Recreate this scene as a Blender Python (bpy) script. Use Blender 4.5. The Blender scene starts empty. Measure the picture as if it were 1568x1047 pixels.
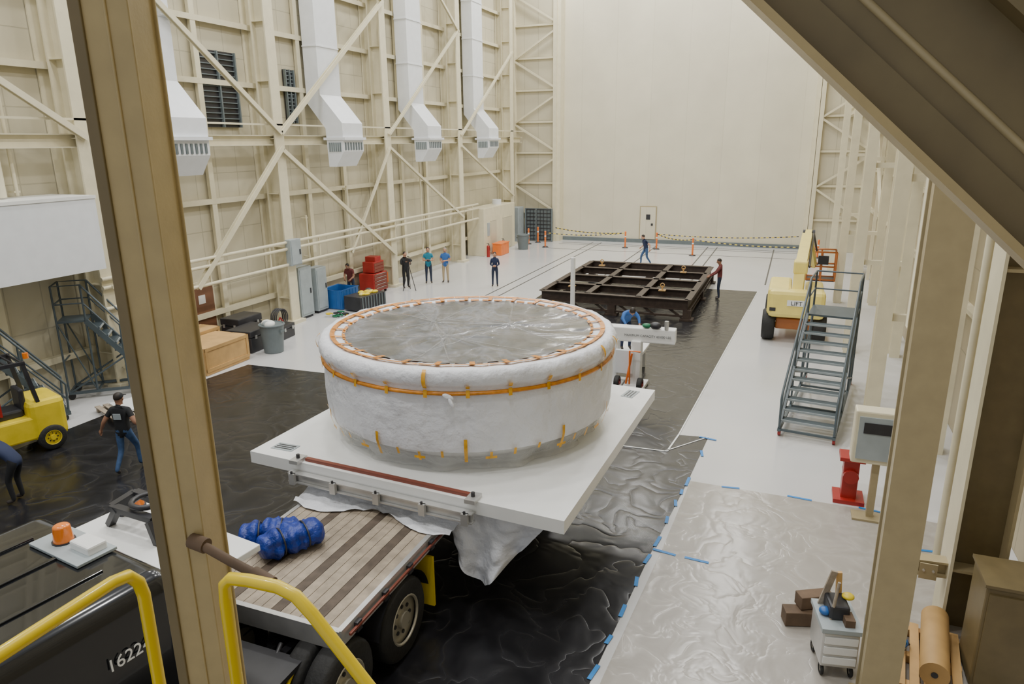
import bpy, bmesh, math, random
from mathutils import Vector, Matrix, Euler, noise
random.seed(7)
V=Vector
# ---------------------------------------------------------------- materials
def newmat(name):
    m=bpy.data.materials.new(name);m.use_nodes=True
    return m,m.node_tree,m.node_tree.nodes['Principled BSDF']
def mat(name,col,rough=.5,metal=0,var=.08,vscale=3,bump=0,bscale=20,coat=0,bdist=.05):
    m,nt,b=newmat(name)
    tc=nt.nodes.new('ShaderNodeTexCoord')
    n=nt.nodes.new('ShaderNodeTexNoise');n.inputs['Scale'].default_value=vscale;n.inputs['Detail'].default_value=4
    nt.links.new(tc.outputs['Object'],n.inputs['Vector'])
    r=nt.nodes.new('ShaderNodeValToRGB')
    r.color_ramp.elements[0].position=.3;r.color_ramp.elements[1].position=.7
    r.color_ramp.elements[0].color=tuple(c*(1-var) for c in col)+(1,)
    r.color_ramp.elements[1].color=tuple(min(1,c*(1+var)) for c in col)+(1,)
    nt.links.new(n.outputs['Fac'],r.inputs['Fac']);nt.links.new(r.outputs['Color'],b.inputs['Base Color'])
    b.inputs['Roughness'].default_value=rough;b.inputs['Metallic'].default_value=metal
    if coat:b.inputs['Coat Weight'].default_value=coat
    if bump:
        n2=nt.nodes.new('ShaderNodeTexNoise');n2.inputs['Scale'].default_value=bscale;n2.inputs['Detail'].default_value=5
        nt.links.new(tc.outputs['Object'],n2.inputs['Vector'])
        bp=nt.nodes.new('ShaderNodeBump');bp.inputs['Strength'].default_value=bump;bp.inputs['Distance'].default_value=bdist
        nt.links.new(n2.outputs['Fac'],bp.inputs['Height']);nt.links.new(bp.outputs['Normal'],b.inputs['Normal'])
    return m
def panelmat(name,col,axis,w,h,dark=.78,rough=.5):
    m,nt,b=newmat(name)
    tc=nt.nodes.new('ShaderNodeTexCoord');s=nt.nodes.new('ShaderNodeSeparateXYZ');c=nt.nodes.new('ShaderNodeCombineXYZ')
    nt.links.new(tc.outputs['Object'],s.inputs[0]);nt.links.new(s.outputs[axis],c.inputs[0]);nt.links.new(s.outputs['Z'],c.inputs[1])
    br=nt.nodes.new('ShaderNodeTexBrick');br.offset=0;br.inputs['Scale'].default_value=1
    br.inputs['Brick Width'].default_value=w;br.inputs['Row Height'].default_value=h;br.inputs['Mortar Size'].default_value=.018
    br.inputs['Mortar Smooth'].default_value=.2
    br.inputs['Color1'].default_value=col+(1,);br.inputs['Color2'].default_value=tuple(x*.96 for x in col)+(1,)
    br.inputs['Mortar'].default_value=tuple(x*dark for x in col)+(1,)
    nt.links.new(c.outputs[0],br.inputs['Vector'])
    n=nt.nodes.new('ShaderNodeTexNoise');n.inputs['Scale'].default_value=.6;n.inputs['Detail'].default_value=5
    nt.links.new(tc.outputs['Object'],n.inputs['Vector'])
    mx=nt.nodes.new('ShaderNodeMix');mx.data_type='RGBA';mx.blend_type='MULTIPLY';mx.inputs[0].default_value=.2
    nt.links.new(br.outputs['Color'],mx.inputs[6]);nt.links.new(n.outputs['Fac'],mx.inputs[7]);nt.links.new(mx.outputs[2],b.inputs['Base Color'])
    bp=nt.nodes.new('ShaderNodeBump');bp.inputs['Strength'].default_value=.5;bp.inputs['Distance'].default_value=.03;bp.invert=True
    nt.links.new(br.outputs['Fac'],bp.inputs['Height']);nt.links.new(bp.outputs['Normal'],b.inputs['Normal'])
    b.inputs['Roughness'].default_value=rough
    return m
def filmmat(name,col,rough,bs,scale,col2=None,stretch=(1,1,1),dist=.08,alpha=1,pos=(.1,.45),detail=3):
    m,nt,b=newmat(name)
    tc=nt.nodes.new('ShaderNodeTexCoord');mp=nt.nodes.new('ShaderNodeMapping');mp.inputs['Scale'].default_value=stretch
    nt.links.new(tc.outputs['Object'],mp.inputs['Vector'])
    n=nt.nodes.new('ShaderNodeTexNoise');n.inputs['Scale'].default_value=scale;n.inputs['Detail'].default_value=detail;n.inputs['Distortion'].default_value=.6
    nt.links.new(mp.outputs[0],n.inputs['Vector'])
    a=nt.nodes.new('ShaderNodeMath');a.operation='SUBTRACT';a.inputs[1].default_value=.5
    ab=nt.nodes.new('ShaderNodeMath');ab.operation='ABSOLUTE'
    pw=nt.nodes.new('ShaderNodeMath');pw.operation='POWER';pw.inputs[1].default_value=.45
    nt.links.new(n.outputs['Fac'],a.inputs[0]);nt.links.new(a.outputs[0],ab.inputs[0]);nt.links.new(ab.outputs[0],pw.inputs[0])
    bp=nt.nodes.new('ShaderNodeBump');bp.inputs['Strength'].default_value=bs;bp.inputs['Distance'].default_value=dist
    nt.links.new(pw.outputs[0],bp.inputs['Height']);nt.links.new(bp.outputs['Normal'],b.inputs['Normal'])
    r=nt.nodes.new('ShaderNodeValToRGB');r.color_ramp.elements[0].color=(col2 or col)+(1,);r.color_ramp.elements[1].color=col+(1,)
    r.color_ramp.elements[0].position=pos[0];r.color_ramp.elements[1].position=pos[1]
    nt.links.new(pw.outputs[0],r.inputs['Fac']);nt.links.new(r.outputs['Color'],b.inputs['Base Color'])
    b.inputs['Roughness'].default_value=rough
    if alpha<1:b.inputs['Alpha'].default_value=alpha
    return m
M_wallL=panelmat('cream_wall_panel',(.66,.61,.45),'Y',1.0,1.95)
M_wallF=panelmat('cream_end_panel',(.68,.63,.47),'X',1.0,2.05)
M_wallR=panelmat('tan_shaded_wall_panel',(.50,.43,.28),'Y',1.0,1.95)  # wall panel darkened to tan, right-side shadow put into the colour
M_door=panelmat('hangar_door_cream',(.77,.72,.56),'X',2.35,40,dark=.93)
M_steel=mat('cream_painted_steel',(.73,.675,.49),.42,var=.05)
M_steel2=mat('tan_painted_steel',(.40,.33,.19),.4,var=.06,vscale=5)
M_fg=mat('khaki_column_paint',(.43,.335,.16),.38,var=.08,vscale=6,bump=.06,bscale=60,bdist=.01)
M_fgd=mat('khaki_shade_brown',(.17,.13,.06),.45,var=.1,vscale=4)  # khaki darkened to carry underlit shade; doubles as plain brown for the box
M_duct=mat('duct_white',(.80,.83,.87),.35,var=.03)
M_white=mat('white_paint',(.84,.85,.84),.35,var=.02)
M_fabric=mat('white_wrap',(.76,.78,.83),.4,var=.05,vscale=2,bump=.7,bscale=4,bdist=.1)
M_tape=mat('amber_tape',(.60,.22,.012),.3,var=.3,vscale=8)
M_tapey=mat('yellow_tape_tab',(.74,.38,.015),.3,var=.25,vscale=8)
M_skirt=filmmat('clear_skirt_film',(.72,.72,.71),.2,.3,3,(.86,.86,.85),alpha=.42)
M_seam=filmmat('film_seam',(.38,.39,.39),.2,.2,6,(.5,.5,.5),alpha=.35)
M_film=filmmat('clear_cover_film',(.085,.09,.095),.16,.28,1.0,(.19,.19,.20),dist=.07,detail=3)
M_black=filmmat('black_poly_sheet',(.010,.010,.012),.24,.3,1.3,(.022,.022,.025),dist=.06,detail=2)
M_clear=filmmat('clear_floor_sheet',(.37,.345,.31),.2,.25,1.8,(.43,.405,.37),dist=.04)
M_floor=mat('epoxy_floor',(.62,.62,.62),.2,var=.04,vscale=.4)
M_line=mat('floor_rail_dark',(.08,.08,.08),.4)
M_dark=mat('dark_metal',(.03,.03,.035),.4,var=.2)
M_brown=mat('rusty_black_steel',(.05,.034,.026),.5,metal=.2,var=.3,vscale=5)
M_rubber=mat('tire_rubber',(.018,.018,.018),.7,var=.2,bump=.2)
M_rim=mat('rim_metal',(.5,.47,.38),.35,metal=.5)
M_alu=mat('aluminium',(.58,.58,.57),.35,metal=.6,var=.1)
M_wood=mat('deck_wood',(.36,.30,.23),.7,var=.22,vscale=6,bump=.2)
M_wood2=mat('dark_plank',(.10,.075,.055),.7,var=.25,vscale=8)
M_ply=mat('crate_plywood',(.58,.36,.14),.6,var=.12,vscale=3)
M_block=mat('timber_block',(.14,.09,.055),.75,var=.3)
M_kraft=mat('kraft_roll',(.52,.32,.12),.6,var=.1)
M_yel=mat('safety_yellow',(.78,.58,.01),.32,var=.05,coat=.3)
M_jlg=mat('lift_yellow',(.86,.72,.20),.38,var=.05)
M_fork=mat('forklift_yellow',(.75,.58,.03),.4,var=.1)
M_orange=mat('orange_plastic',(.85,.20,.03),.4)
M_rust=mat('orange_brown_rail',(.45,.15,.04),.4)
M_red=mat('red_paint',(.36,.022,.018),.35,var=.08)
M_redbrown=mat('red_brown_bar',(.20,.05,.03),.4)
M_blue=mat('blue_tarp_bag',(.008,.035,.28),.35,var=.35,vscale=9,bump=.8,bscale=9)
M_bluep=mat('blue_plastic',(.02,.12,.38),.4)
M_btape=mat('blue_tape',(.01,.22,.62),.5)
M_grey=mat('cabinet_grey',(.36,.41,.43),.45)
M_greyd=mat('gate_grey',(.14,.17,.18),.5)
M_stair=mat('ladder_slate_paint',(.075,.10,.115),.4,var=.1)
M_truck=mat('black_truck_paint',(.008,.009,.011),.16,var=.1,coat=.25)
M_green=mat('green_item',(.015,.18,.08),.5)
M_doorb=mat('brown_door',(.2,.09,.045),.5)
M_amber=mat('amber_beacon',(.9,.22,.01),.2,coat=.6)
M_skin=mat('skin',(.50,.27,.17),.5,var=.05)
M_skin2=mat('skin_tan',(.35,.18,.11),.5,var=.05)
M_hair=mat('dark_hair',(.02,.014,.01),.6)
M_hairg=mat('grey_hair',(.3,.28,.26),.6)
M_jean=mat('blue_jeans',(.04,.09,.20),.8,var=.2,vscale=12)
M_jeand=mat('dark_jeans',(.02,.03,.06),.8,var=.2)
M_khaki=mat('khaki_trousers',(.42,.33,.2),.8)
M_tee=mat('black_tee',(.012,.013,.015),.8)
M_teal=mat('teal_shirt',(.015,.20,.30),.8)
M_navy=mat('navy_shirt',(.015,.025,.07),.8)
M_royal=mat('blue_shirt',(.04,.14,.42),.8)
M_maroon=mat('maroon_shirt',(.14,.03,.03),.8)
M_shoe=mat('shoe',(.05,.04,.035),.6)
# ---------------------------------------------------------------- builder
class Part:
    def __init__(s,name):s.n=name;s.v=[];s.f=[];s.m=[];s.s=[];s.mats=[]
    def mi(s,m):
        if m not in s.mats:s.mats.append(m)
        return s.mats.index(m)
    def add(s,vs,fs,m,smooth=False):
        o=len(s.v);s.v+=[tuple(v) for v in vs];k=s.mi(m)
        for f in fs:s.f.append([i+o for i in f]);s.m.append(k);s.s.append(smooth)
    def box(s,c,d,m,rot=(0,0,0),bev=0):
        E=Euler(rot).to_matrix();c=V(c)
        if bev:
            bm=bmesh.new();bmesh.ops.create_cube(bm,size=1)
            for v in bm.verts:v.co=V((v.co.x*d[0],v.co.y*d[1],v.co.z*d[2]))
            bmesh.ops.bevel(bm,geom=bm.edges[:],offset=bev,segments=2,affect='EDGES',profile=.5)
            bm.verts.index_update()
            s.add([c+E@v.co for v in bm.verts],[[v.index for v in f.verts] for f in bm.faces],m);bm.free();return
        vs=[c+E@V((x*d[0]/2,y*d[1]/2,z*d[2]/2)) for x in(-1,1) for y in(-1,1) for z in(-1,1)]
        s.add(vs,[(0,1,3,2),(4,6,7,5),(0,4,5,1),(2,3,7,6),(0,2,6,4),(1,5,7,3)],m)
    def bx(s,x0,x1,y0,y1,z0,z1,m,bev=0):s.box(((x0+x1)/2,(y0+y1)/2,(z0+z1)/2),(abs(x1-x0),abs(y1-y0),abs(z1-z0)),m,bev=bev)
    def frame(s,a,b,up=(0,0,1)):
        a=V(a);b=V(b);d=(b-a);L=d.length;d.normalize();u=V(up)
        if abs(d.dot(u))>.98:u=V((0,1,0))
        x=d.cross(u).normalized();y=x.cross(d).normalized()
        return a,b,d,x,y,L
    def beam(s,a,b,w,h,m,up=(0,0,1)):
        a,b,d,x,y,L=s.frame(a,b,up)
        vs=[p+x*i*w/2+y*j*h/2 for p in(a,b) for i,j in((-1,-1),(1,-1),(1,1),(-1,1))]
        s.add(vs,[(3,2,1,0),(4,5,6,7),(0,1,5,4),(1,2,6,5),(2,3,7,6),(3,0,4,7)],m)
    def ibeam(s,a,b,w,h,m,t=.03,up=(0,0,1)):
        a,b,d,x,y,L=s.frame(a,b,up)
        s.beam(a+y*(h/2-t/2),b+y*(h/2-t/2),w,t,m,up);s.beam(a-y*(h/2-t/2),b-y*(h/2-t/2),w,t,m,up);s.beam(a,b,t,h-2*t,m,up)
    def cyl(s,a,b,r,m,r2=None,seg=14,cap=True,smooth=True):
        a,b,d,x,y,L=s.frame(a,b);r2=r if r2 is None else r2
        ang=[2*math.pi*i/seg for i in range(seg)]
        vs=[a+x*math.cos(t)*r+y*math.sin(t)*r for t in ang]+[b+x*math.cos(t)*r2+y*math.sin(t)*r2 for t in ang]
        s.add(vs,[(i,(i+1)%seg,seg+(i+1)%seg,seg+i) for i in range(seg)],m,smooth)
        if cap:
            s.add(vs[:seg],[list(range(seg))[::-1]],m);s.add(vs[seg:],[list(range(seg))],m)
    def tube(s,pts,r,m,seg=8,closed=False):
        pts=[V(p) for p in pts];n=len(pts);rs=r if isinstance(r,(list,tuple)) else [r]*n
        vs=[];px=None
        for i,p in enumerate(pts):
            if closed:d=pts[(i+1)%n]-pts[i-1]
            else:d=(pts[min(i+1,n-1)]-pts[max(i-1,0)])
            d.normalize()
            if px is None:
                u=V((0,0,1)) if abs(d.z)<.95 else V((0,1,0));px=d.cross(u).normalized()
            else:
                px=(px-d*px.dot(d)).normalized()
            y=d.cross(px)
            vs+=[p+px*math.cos(2*math.pi*k/seg)*rs[i]+y*math.sin(2*math.pi*k/seg)*rs[i] for k in range(seg)]
        fs=[]
        for i in range(n if closed else n-1):
            j=(i+1)%n
            for k in range(seg):fs.append((i*seg+k,i*seg+(k+1)%seg,j*seg+(k+1)%seg,j*seg+k))
        s.add(vs,fs,m,True)
        if not closed:
            s.add(vs[:seg],[list(range(seg))[::-1]],m);s.add(vs[-seg:],[list(range(seg))],m)
    def lathe(s,prof,c,m,seg=64,wob=None,smooth=True):
        c=V(c);vs=[]
        for (r,z) in prof:
            for k in range(seg):
                t=2*math.pi*k/seg;rr=r;zz=z
                if wob:
                    dr,dz=wob(t,r,z);rr+=dr;zz+=dz
                vs.append(c+V((rr*math.cos(t),rr*math.sin(t),zz)))
        fs=[(i*seg+k,i*seg+(k+1)%seg,(i+1)*seg+(k+1)%seg,(i+1)*seg+k) for i in range(len(prof)-1) for k in range(seg)]
        s.add(vs,fs,m,smooth)
    def sph(s,c,r,m,seg=12,rings=8,rot=(0,0,0),zmin=-1):
        if not isinstance(r,(tuple,list)):r=(r,r,r)
        E=Euler(rot).to_matrix();c=V(c);vs=[]
        a0=math.asin(zmin)
        for i in range(rings+1):
            p=a0+(math.pi/2-a0)*i/rings
            for k in range(seg):
                t=2*math.pi*k/seg
                vs.append(c+E@V((r[0]*math.cos(p)*math.cos(t),r[1]*math.cos(p)*math.sin(t),r[2]*math.sin(p))))
        s.add(vs,[(i*seg+k,i*seg+(k+1)%seg,(i+1)*seg+(k+1)%seg,(i+1)*seg+k) for i in range(rings) for k in range(seg)],m,True)
    def grid(s,fn,nu,nv,m,smooth=True):
        vs=[V(fn(i/nu,j/nv)) for j in range(nv+1) for i in range(nu+1)]
        s.add(vs,[(j*(nu+1)+i,j*(nu+1)+i+1,(j+1)*(nu+1)+i+1,(j+1)*(nu+1)+i) for j in range(nv) for i in range(nu)],m,smooth)
    def prism(s,poly,axis,a,b,m):
        def mk(p,t):
            return {'x':(t,p[0],p[1]),'y':(p[0],t,p[1]),'z':(p[0],p[1],t)}[axis]
        n=len(poly);vs=[mk(p,a) for p in poly]+[mk(p,b) for p in poly]
        s.add(vs,[list(range(n)),list(range(n,2*n))[::-1]]+[(i,i+n,(i+1)%n+n,(i+1)%n) for i in range(n)],m)
    def wheel(s,c,r,w,axis,rm=None):
        c=V(c);a=V(axis).normalized();rm=rm or M_rim
        pr=[(r*.58,-.5),(r*.9,-.5),(r*.985,-.38),(r,-.2),(r,.2),(r*.985,.38),(r*.9,.5),(r*.58,.5)]
        x=a.cross(V((0,0,1))).normalized();y=V((0,0,1));seg=28;vs=[]
        for (rr,t) in pr:
            for k in range(seg):
                q=2*math.pi*k/seg;vs.append(c+a*t*w+x*rr*math.cos(q)+y*rr*math.sin(q))
        s.add(vs,[(i*seg+k,i*seg+(k+1)%seg,(i+1)*seg+(k+1)%seg,(i+1)*seg+k) for i in range(len(pr)-1) for k in range(seg)],M_rubber,True)
        s.cyl(c-a*w*.3,c+a*w*.3,r*.6,rm,seg=24)
        s.tube([c+a*w*.46+x*r*.57*math.cos(2*math.pi*k/24)+y*r*.57*math.sin(2*math.pi*k/24) for k in range(24)],r*.035,rm,closed=True)
        s.cyl(c+a*w*.3,c+a*w*.5,r*.2,rm,seg=12)
        for k in range(8):
            q=2*math.pi*k/8;p=c+x*r*.33*math.cos(q)+y*r*.33*math.sin(q);s.cyl(p+a*w*.29,p+a*w*.36,r*.05,M_dark,seg=6)
    def text(s,txt,size,M,m):
        cu=bpy.data.curves.new('t','FONT');cu.body=txt;cu.size=size;cu.align_x='CENTER';cu.extrude=.002
        o=bpy.data.objects.new('t',cu);bpy.context.collection.objects.link(o);dg=bpy.context.evaluated_depsgraph_get()
        me=bpy.data.meshes.new_from_object(o.evaluated_get(dg))
        s.add([M@v.co for v in me.vertices],[list(p.vertices) for p in me.polygons],m)
        bpy.data.objects.remove(o);bpy.data.meshes.remove(me)
    def build(s,loc=(0,0,0),rz=0):
        me=bpy.data.meshes.new(s.n);me.from_pydata(s.v,[],s.f)
        for m in s.mats:me.materials.append(m)
        me.polygons.foreach_set('material_index',s.m);me.polygons.foreach_set('use_smooth',s.s)
        me.validate();me.update()
        o=bpy.data.objects.new(s.n,me);o.location=loc;o.rotation_euler=(0,0,rz);bpy.context.collection.objects.link(o);return o
# ---------------------------------------------------------------- camera
pitch=math.radians(15.75);yaw=math.radians(21.6);roll=math.radians(0.6)
F=V((-math.sin(yaw)*math.cos(pitch),math.cos(yaw)*math.cos(pitch),-math.sin(pitch)))
R=V((math.cos(yaw),math.sin(yaw),0));U=R.cross(F)
R2=R*math.cos(roll)-U*math.sin(roll);U2=U*math.cos(roll)+R*math.sin(roll)
cd=bpy.data.cameras.new('camera');cam=bpy.data.objects.new('camera',cd);bpy.context.collection.objects.link(cam)
cd.sensor_width=36;cd.lens=36*1085/1568;cd.clip_start=.05;cd.clip_end=200
Mx=Matrix((( R2.x,U2.x,-F.x,0),(R2.y,U2.y,-F.y,0),(R2.z,U2.z,-F.z,6.8),(0,0,0,1)));cam.matrix_world=Mx
bpy.context.scene.camera=cam
# ---------------------------------------------------------------- room
XW=-19.0
p=Part('floor');p.bx(-20,6,-6,50,-.2,0,M_floor);p.build()
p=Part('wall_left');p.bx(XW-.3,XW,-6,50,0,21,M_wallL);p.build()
p=Part('wall_back');p.bx(XW,-15.5,48.3,48.6,0,21,M_wallF);p.bx(.75,4.2,48.3,48.6,0,21,M_wallF)
p.bx(-15.5,.75,49,49.3,0,21,M_door)
p.bx(-15.6,-15.35,48.1,49,0,21,M_steel);p.bx(.6,.85,48.1,49,0,21,M_steel)
p.bx(-15.4,.6,48.9,49,0,.25,M_greyd);p.build()
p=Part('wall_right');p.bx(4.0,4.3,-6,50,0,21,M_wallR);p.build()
p=Part('trim_floor_rails')
for x in(-12.9,-12.3,-9.0,-8.4,-5.1,-4.5,-1.0):p.bx(x-.035,x+.035,22 if x<-11 else 36,48.2,0,.006,M_line)
for y in(46.9,47.6,44.6):p.bx(-15 ,0.9,y-.04,y+.04,0,.007,M_line)
p.build()
ys=[6.5,14.3,22.25,29.95,37.8,45.8]
for y in ys:
    p=Part('trim_wall_column')
    p.bx(-18.95,-18.0,y-.02,y+.02,0,21,M_steel);p.bx(-18.03,-17.97,y-.25,y+.25,0,21,M_steel)
    p.bx(-18.6,-18.55,y-.25,y+.25,0,21,M_steel);p.bx(-18.98,-18.93,y-.3,y+.3,0,21,M_steel)
    for z in range(1,20,2):p.bx(-18.55,-18.0,y-.22,y+.22,z,z+.03,M_steel)
    p.bx(-18.3,-17.8,y-.35,y+.35,0,.12,M_steel);p.build()
for y in ys:
    for dy in(2.6,5.2):
        if y+dy<39.9:
            p=Part('trim_wall_post');p.bx(-18.95,-18.80,y+dy-.07,y+dy+.07,0,21,M_steel);p.bx(-18.82,-18.78,y+dy-.11,y+dy+.11,0,21,M_steel);p.build()
p=Part('trim_girts_left')
for z in(1.1,4.95,8.9,10.85,12.8,14.75,16.7,18.6):
    p.bx(-18.97,-18.78,-5,48,z,z+.06,M_steel);p.bx(-18.8,-18.77,-5,48,z-.12,z+.06,M_steel)
p.build()
p=Part('trim_service_rail')
p.ibeam((-18.25,-5,6.95),(-18.25,48,6.95),.3,.36,M_steel)
p.beam((-18.0,-5,7.5),(-18.0,48,7.5),.06,.06,M_steel)
for z in(2.35,2.95,3.2):p.tube([(-17.9,14,z),(-17.9,39.8,z)],.06,M_steel)
for y in range(15,40,3):p.beam((-17.9,y,2.3),(-17.9,y,3.2),.05,.05,M_steel)
for y in ys[1:5]:p.beam((-18.2,y,2.95),(-17.8,y,2.95),.1,.1,M_steel)
p.build()
def br(y1,z1,y2,z2,w=.16,x=-17.9):
    p=Part('trim_wall_brace');p.ibeam((x,y1,z1),(x,y2,z2),w,w,M_steel,t=.03,up=(1,0,0));p.build()
A,Bc,C,D=ys[2],ys[3],ys[4],ys[5]
br(A,6.7,17.4,2.3);br(17,2.4,ys[1],.5);br(A,7.2,ys[1]+.6,12.6)
br(A,7.2,Bc,12.9);br(A,6.6,Bc,1.6);br(A+4,2.2,Bc,6.6,.1)
br(Bc,7.2,C-.2,12.6,.12);br(Bc,6.6,C,2.6,.12);br(C,7.2,D,12.4,.12);br(C,6.6,D,3.3,.12);br(Bc,12.9,A,17.9,.14);br(C,12.6,Bc,17.6,.12)
br(ys[1],7.0,ys[0],12,.16);br(ys[1],13,A,17.5)
p=Part('trim_end_wall_framing')
for x0,x1 in((-18.7,-15.7),(1.0,3.7)):
    for z in [1.9+2.05*i for i in range(9)]:p.bx(x0,x1,48.1,48.3,z,z+.12,M_steel)
    for x in(x0,x1):p.bx(x-.12,x+.12,47.9,48.3,0,21,M_steel)
    for i in range(5):
        z=1.9+4.1*i;p.beam((x0,48.02,z+2),(x1,48.02,z+.2),.12,.12,M_steel)
        if i<4:p.beam((x0,48.02,z+2),(x1,48.02,z+3.8),.12,.12,M_steel)
p.build()
p=Part('door_1');p.bx(-9.85,-8.7,48.94,48.99,.26,2.5,M_steel2);p.bx(-9.79,-8.76,48.9,48.95,.28,2.44,M_door);p.bx(-9.4,-9.12,48.88,48.91,1.6,1.95,M_dark);p.bx(-9.05,-8.92,48.86,48.9,1.2,1.35,M_dark);p.build()
p=Part('door_2');p.bx(-18.99,-18.9,17.9,19.1,0,2.25,M_steel);p.bx(-18.9,-18.86,18.0,19.0,.02,2.15,M_doorb);p.bx(-18.86,-18.85,18.3,18.6,1.5,1.8,M_white);p.sph((-18.83,18.9,1.0),.04,M_alu);p.build()
for i,(y0,y1,z0,z1) in enumerate([(19.6,21.3,7.4,9.9),(24,24.5,7.6,9.6)]):
    p=Part('window_%d'%(i+1));p.bx(-18.98,-18.9,y0,y1,z0,z1,M_dark)
    for k in range(14):
        z=z0+.1+k*(z1-z0-.2)/13;p.bx(-18.9,-18.84,y0+.05,y1-.05,z,z+.03,M_greyd)
    for y in(y0,(y0+y1)/2,y1):p.bx(-18.9,-18.8,y-.03,y+.03,z0,z1,M_greyd)
    p.build()
def duct(y,w):
    p=Part('air_duct')
    prof=[(-18.7,20.8),(-18.05,20.8),(-18.05,8.7),(-17.1,7.6),(-17.1,6.5),(-17.5,5.9),(-17.85,5.9),(-17.9,7.4),(-18.7,8.4)]
    p.prism(prof,'y',y-w/2,y+w/2,M_duct)
    p.prism([(-18.0,6.95),(-16.98,6.95),(-16.98,7.05),(-18.0,7.05)],'y',y-w/2-.05,y+w/2+.05,M_duct)
    for z in(10.5,12.5,14.5,16.5):p.bx(-18.71,-18.02,y-w/2-.03,y+w/2+.03,z,z+.05,M_duct)
    for k in range(7):
        yy=y-w/2+.15+k*(w-.3)/6;p.bx(-17.1,-17.07,yy-.05,yy+.03,6.55,6.85,M_greyd)
    p.bx(-17.8,-17.2,y-w/2-.02,y-w/2,6.5,6.85,M_grey)
    for k in range(6):p.bx(-17.75+k*.1,-17.72+k*.1,y-w/2-.03,y-w/2-.02,6.5,6.85,M_greyd)
    p.build()
for y in(17.1,25.75,33.0,40.6):duct(y,1.45)
p=Part('mezzanine_wall');p.bx(-18.95,-17.3,-4,13.75,3.6,5.5,M_duct);p.bx(-18.95,-17.28,-4,13.77,5.48,5.56,M_white);p.build()
for (y,z0,z1,r) in((15.4,1,6.6,.08),(12.0,5.6,14,.1),(12.6,5.6,14,.05),(10,5.6,12,.05),(27.2,2.2,5,.05),(34,.5,6,.05),(24.2,2.2,4,.05)):
    p=Part('wall_conduit');p.tube([(-18.6,y,z0),(-18.6,y,z1)],r,M_steel)
    for z in(z0+.1,z1-.1):p.box((-18.7,y,z),(.25,.06+2*r,.05),M_steel)
    p.build()
p=Part('wall_pipe_elbow');p.tube([(-18.3,9,7.9),(-18.3,11.7,7.9),(-18.3,11.95,7.8),(-18.3,12,7.6),(-18.3,12,5.6)],.12,M_steel);p.build()
p=Part('utility_enclosure');p.bx(-18.75,-17.6,40.0,45.2,0,2.9,M_steel,bev=.02);p.bx(-17.6,-17.56,41,41.9,.1,2.1,M_wallF);p.bx(-17.6,-17.56,43,44.6,.1,2.1,M_wallF)
p.bx(-17.6,-17.55,40.5,40.8,1.2,2,M_grey);p.cyl((-18.2,43.5,2.9),(-18.2,43.5,3.2),.3,M_duct);p.build()
for y in(39.9,42.3):
    p=Part('fire_extinguisher');p.cyl((0,0,0),(0,0,.62),.1,M_red);p.sph((0,0,.62),.1,M_red,zmin=0);p.cyl((0,0,.7),(0,0,.82),.02,M_dark);p.tube([(0,0,.8),(.1,0,.75),(.12,0,.4)],.012,M_dark);p.beam((-.1,0,.84),(.06,0,.82),.03,.02,M_dark);p.build((-17.3,y,0))
p=Part('orange_chest');p.box((-17.0,41.2,.35),(.6,1.3,.7),M_orange,bev=.04);p.box((-17.0,41.2,.72),(.64,1.34,.06),M_orange);p.build()
def can(loc,stuff):
    p=Part('trash_can');p.cyl((0,0,0),(0,0,.95),.32,M_greyd,r2=.4,seg=20);p.tube([(.41*math.cos(t*.314),.41*math.sin(t*.314),.95) for t in range(20)],.03,M_greyd,closed=True)
    for s in(-1,1):p.box((s*.42,0,.75),(.05,.2,.06),M_greyd)
    if stuff:
        for k in range(5):p.sph((random.uniform(-.2,.2),random.uniform(-.2,.2),.98),(.17,.15,.12),M_white if k else M_grey,rot=(0,0,k))
    p.build(loc)
can((-16.4,43.6,0),False);can((-16.1,18.6,.01),True)
p=Part('grey_cabinet');p.box((0,0,1.2),(.6,1.1,2.4),M_grey,bev=.02);p.bx(.3,.32,-.5,-.02,.1,2.3,M_grey);p.bx(.3,.32,.02,.5,.1,2.3,M_grey);p.build((-18.2,47.2,0))
p=Part('mesh_gate')
for x in(-17.7,-16.9,-15.75):p.beam((x,47.6,0),(x,47.6,2.3),.1,.1,M_greyd)
p.bx(-17.7,-15.75,47.62,47.66,.05,2.3,M_greyd)
for k in range(9):p.beam((-17.7,47.58,.15+k*.26),(-15.75,47.58,.15+k*.26),.03,.05,M_dark)
for k in range(8):p.beam((-17.6+k*.25,47.56,.1),(-17.6+k*.25,47.56,2.2),.03,.03,M_dark)
p.build()
SP=[(-16.9,46.0),(-16.57,47.0),(-15.31,44.9),(-10.19,46.19),(-8.14,46.22),(-5.57,44.16),(1.3,43.0),(1.5,45.5)]
for (x,y) in SP:
    p=Part('safety_post');p.cyl((0,0,0),(0,0,.05),.22,M_dark,r2=.16);p.cyl((0,0,.05),(0,0,1.0),.055,M_orange);p.sph((0,0,1.02),.065,M_orange);p.cyl((0,0,.7),(0,0,.78),.06,M_white);p.build((x,y,.008))
def chain(a,b,sag=.15):
    p=Part('barrier_chain');a=V(a);b=V(b);d=(b-a).normalized()*.07;a=a+d;b=b-d;n=int((b-a).length/.16)
    for i in range(n):
        t0=i/n;t1=(i+.8)/n
        q=lambda t:a.lerp(b,t)-V((0,0,sag*4*t*(1-t)))
        p.cyl(q(t0),q(t1),.03,M_yel if i%2 else M_dark,seg=6)
    p.build()
for a,b in(((-15.31,44.9),(-10.19,46.19)),((-8.14,46.22),(-5.57,44.16)),((-5.57,44.16),(1.3,43)),((-15.6,47.8),(-10.19,46.19)),((-8.14,46.22),(.5,47.6))):
    chain((a[0],a[1],.97),(b[0],b[1],.97))
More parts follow.
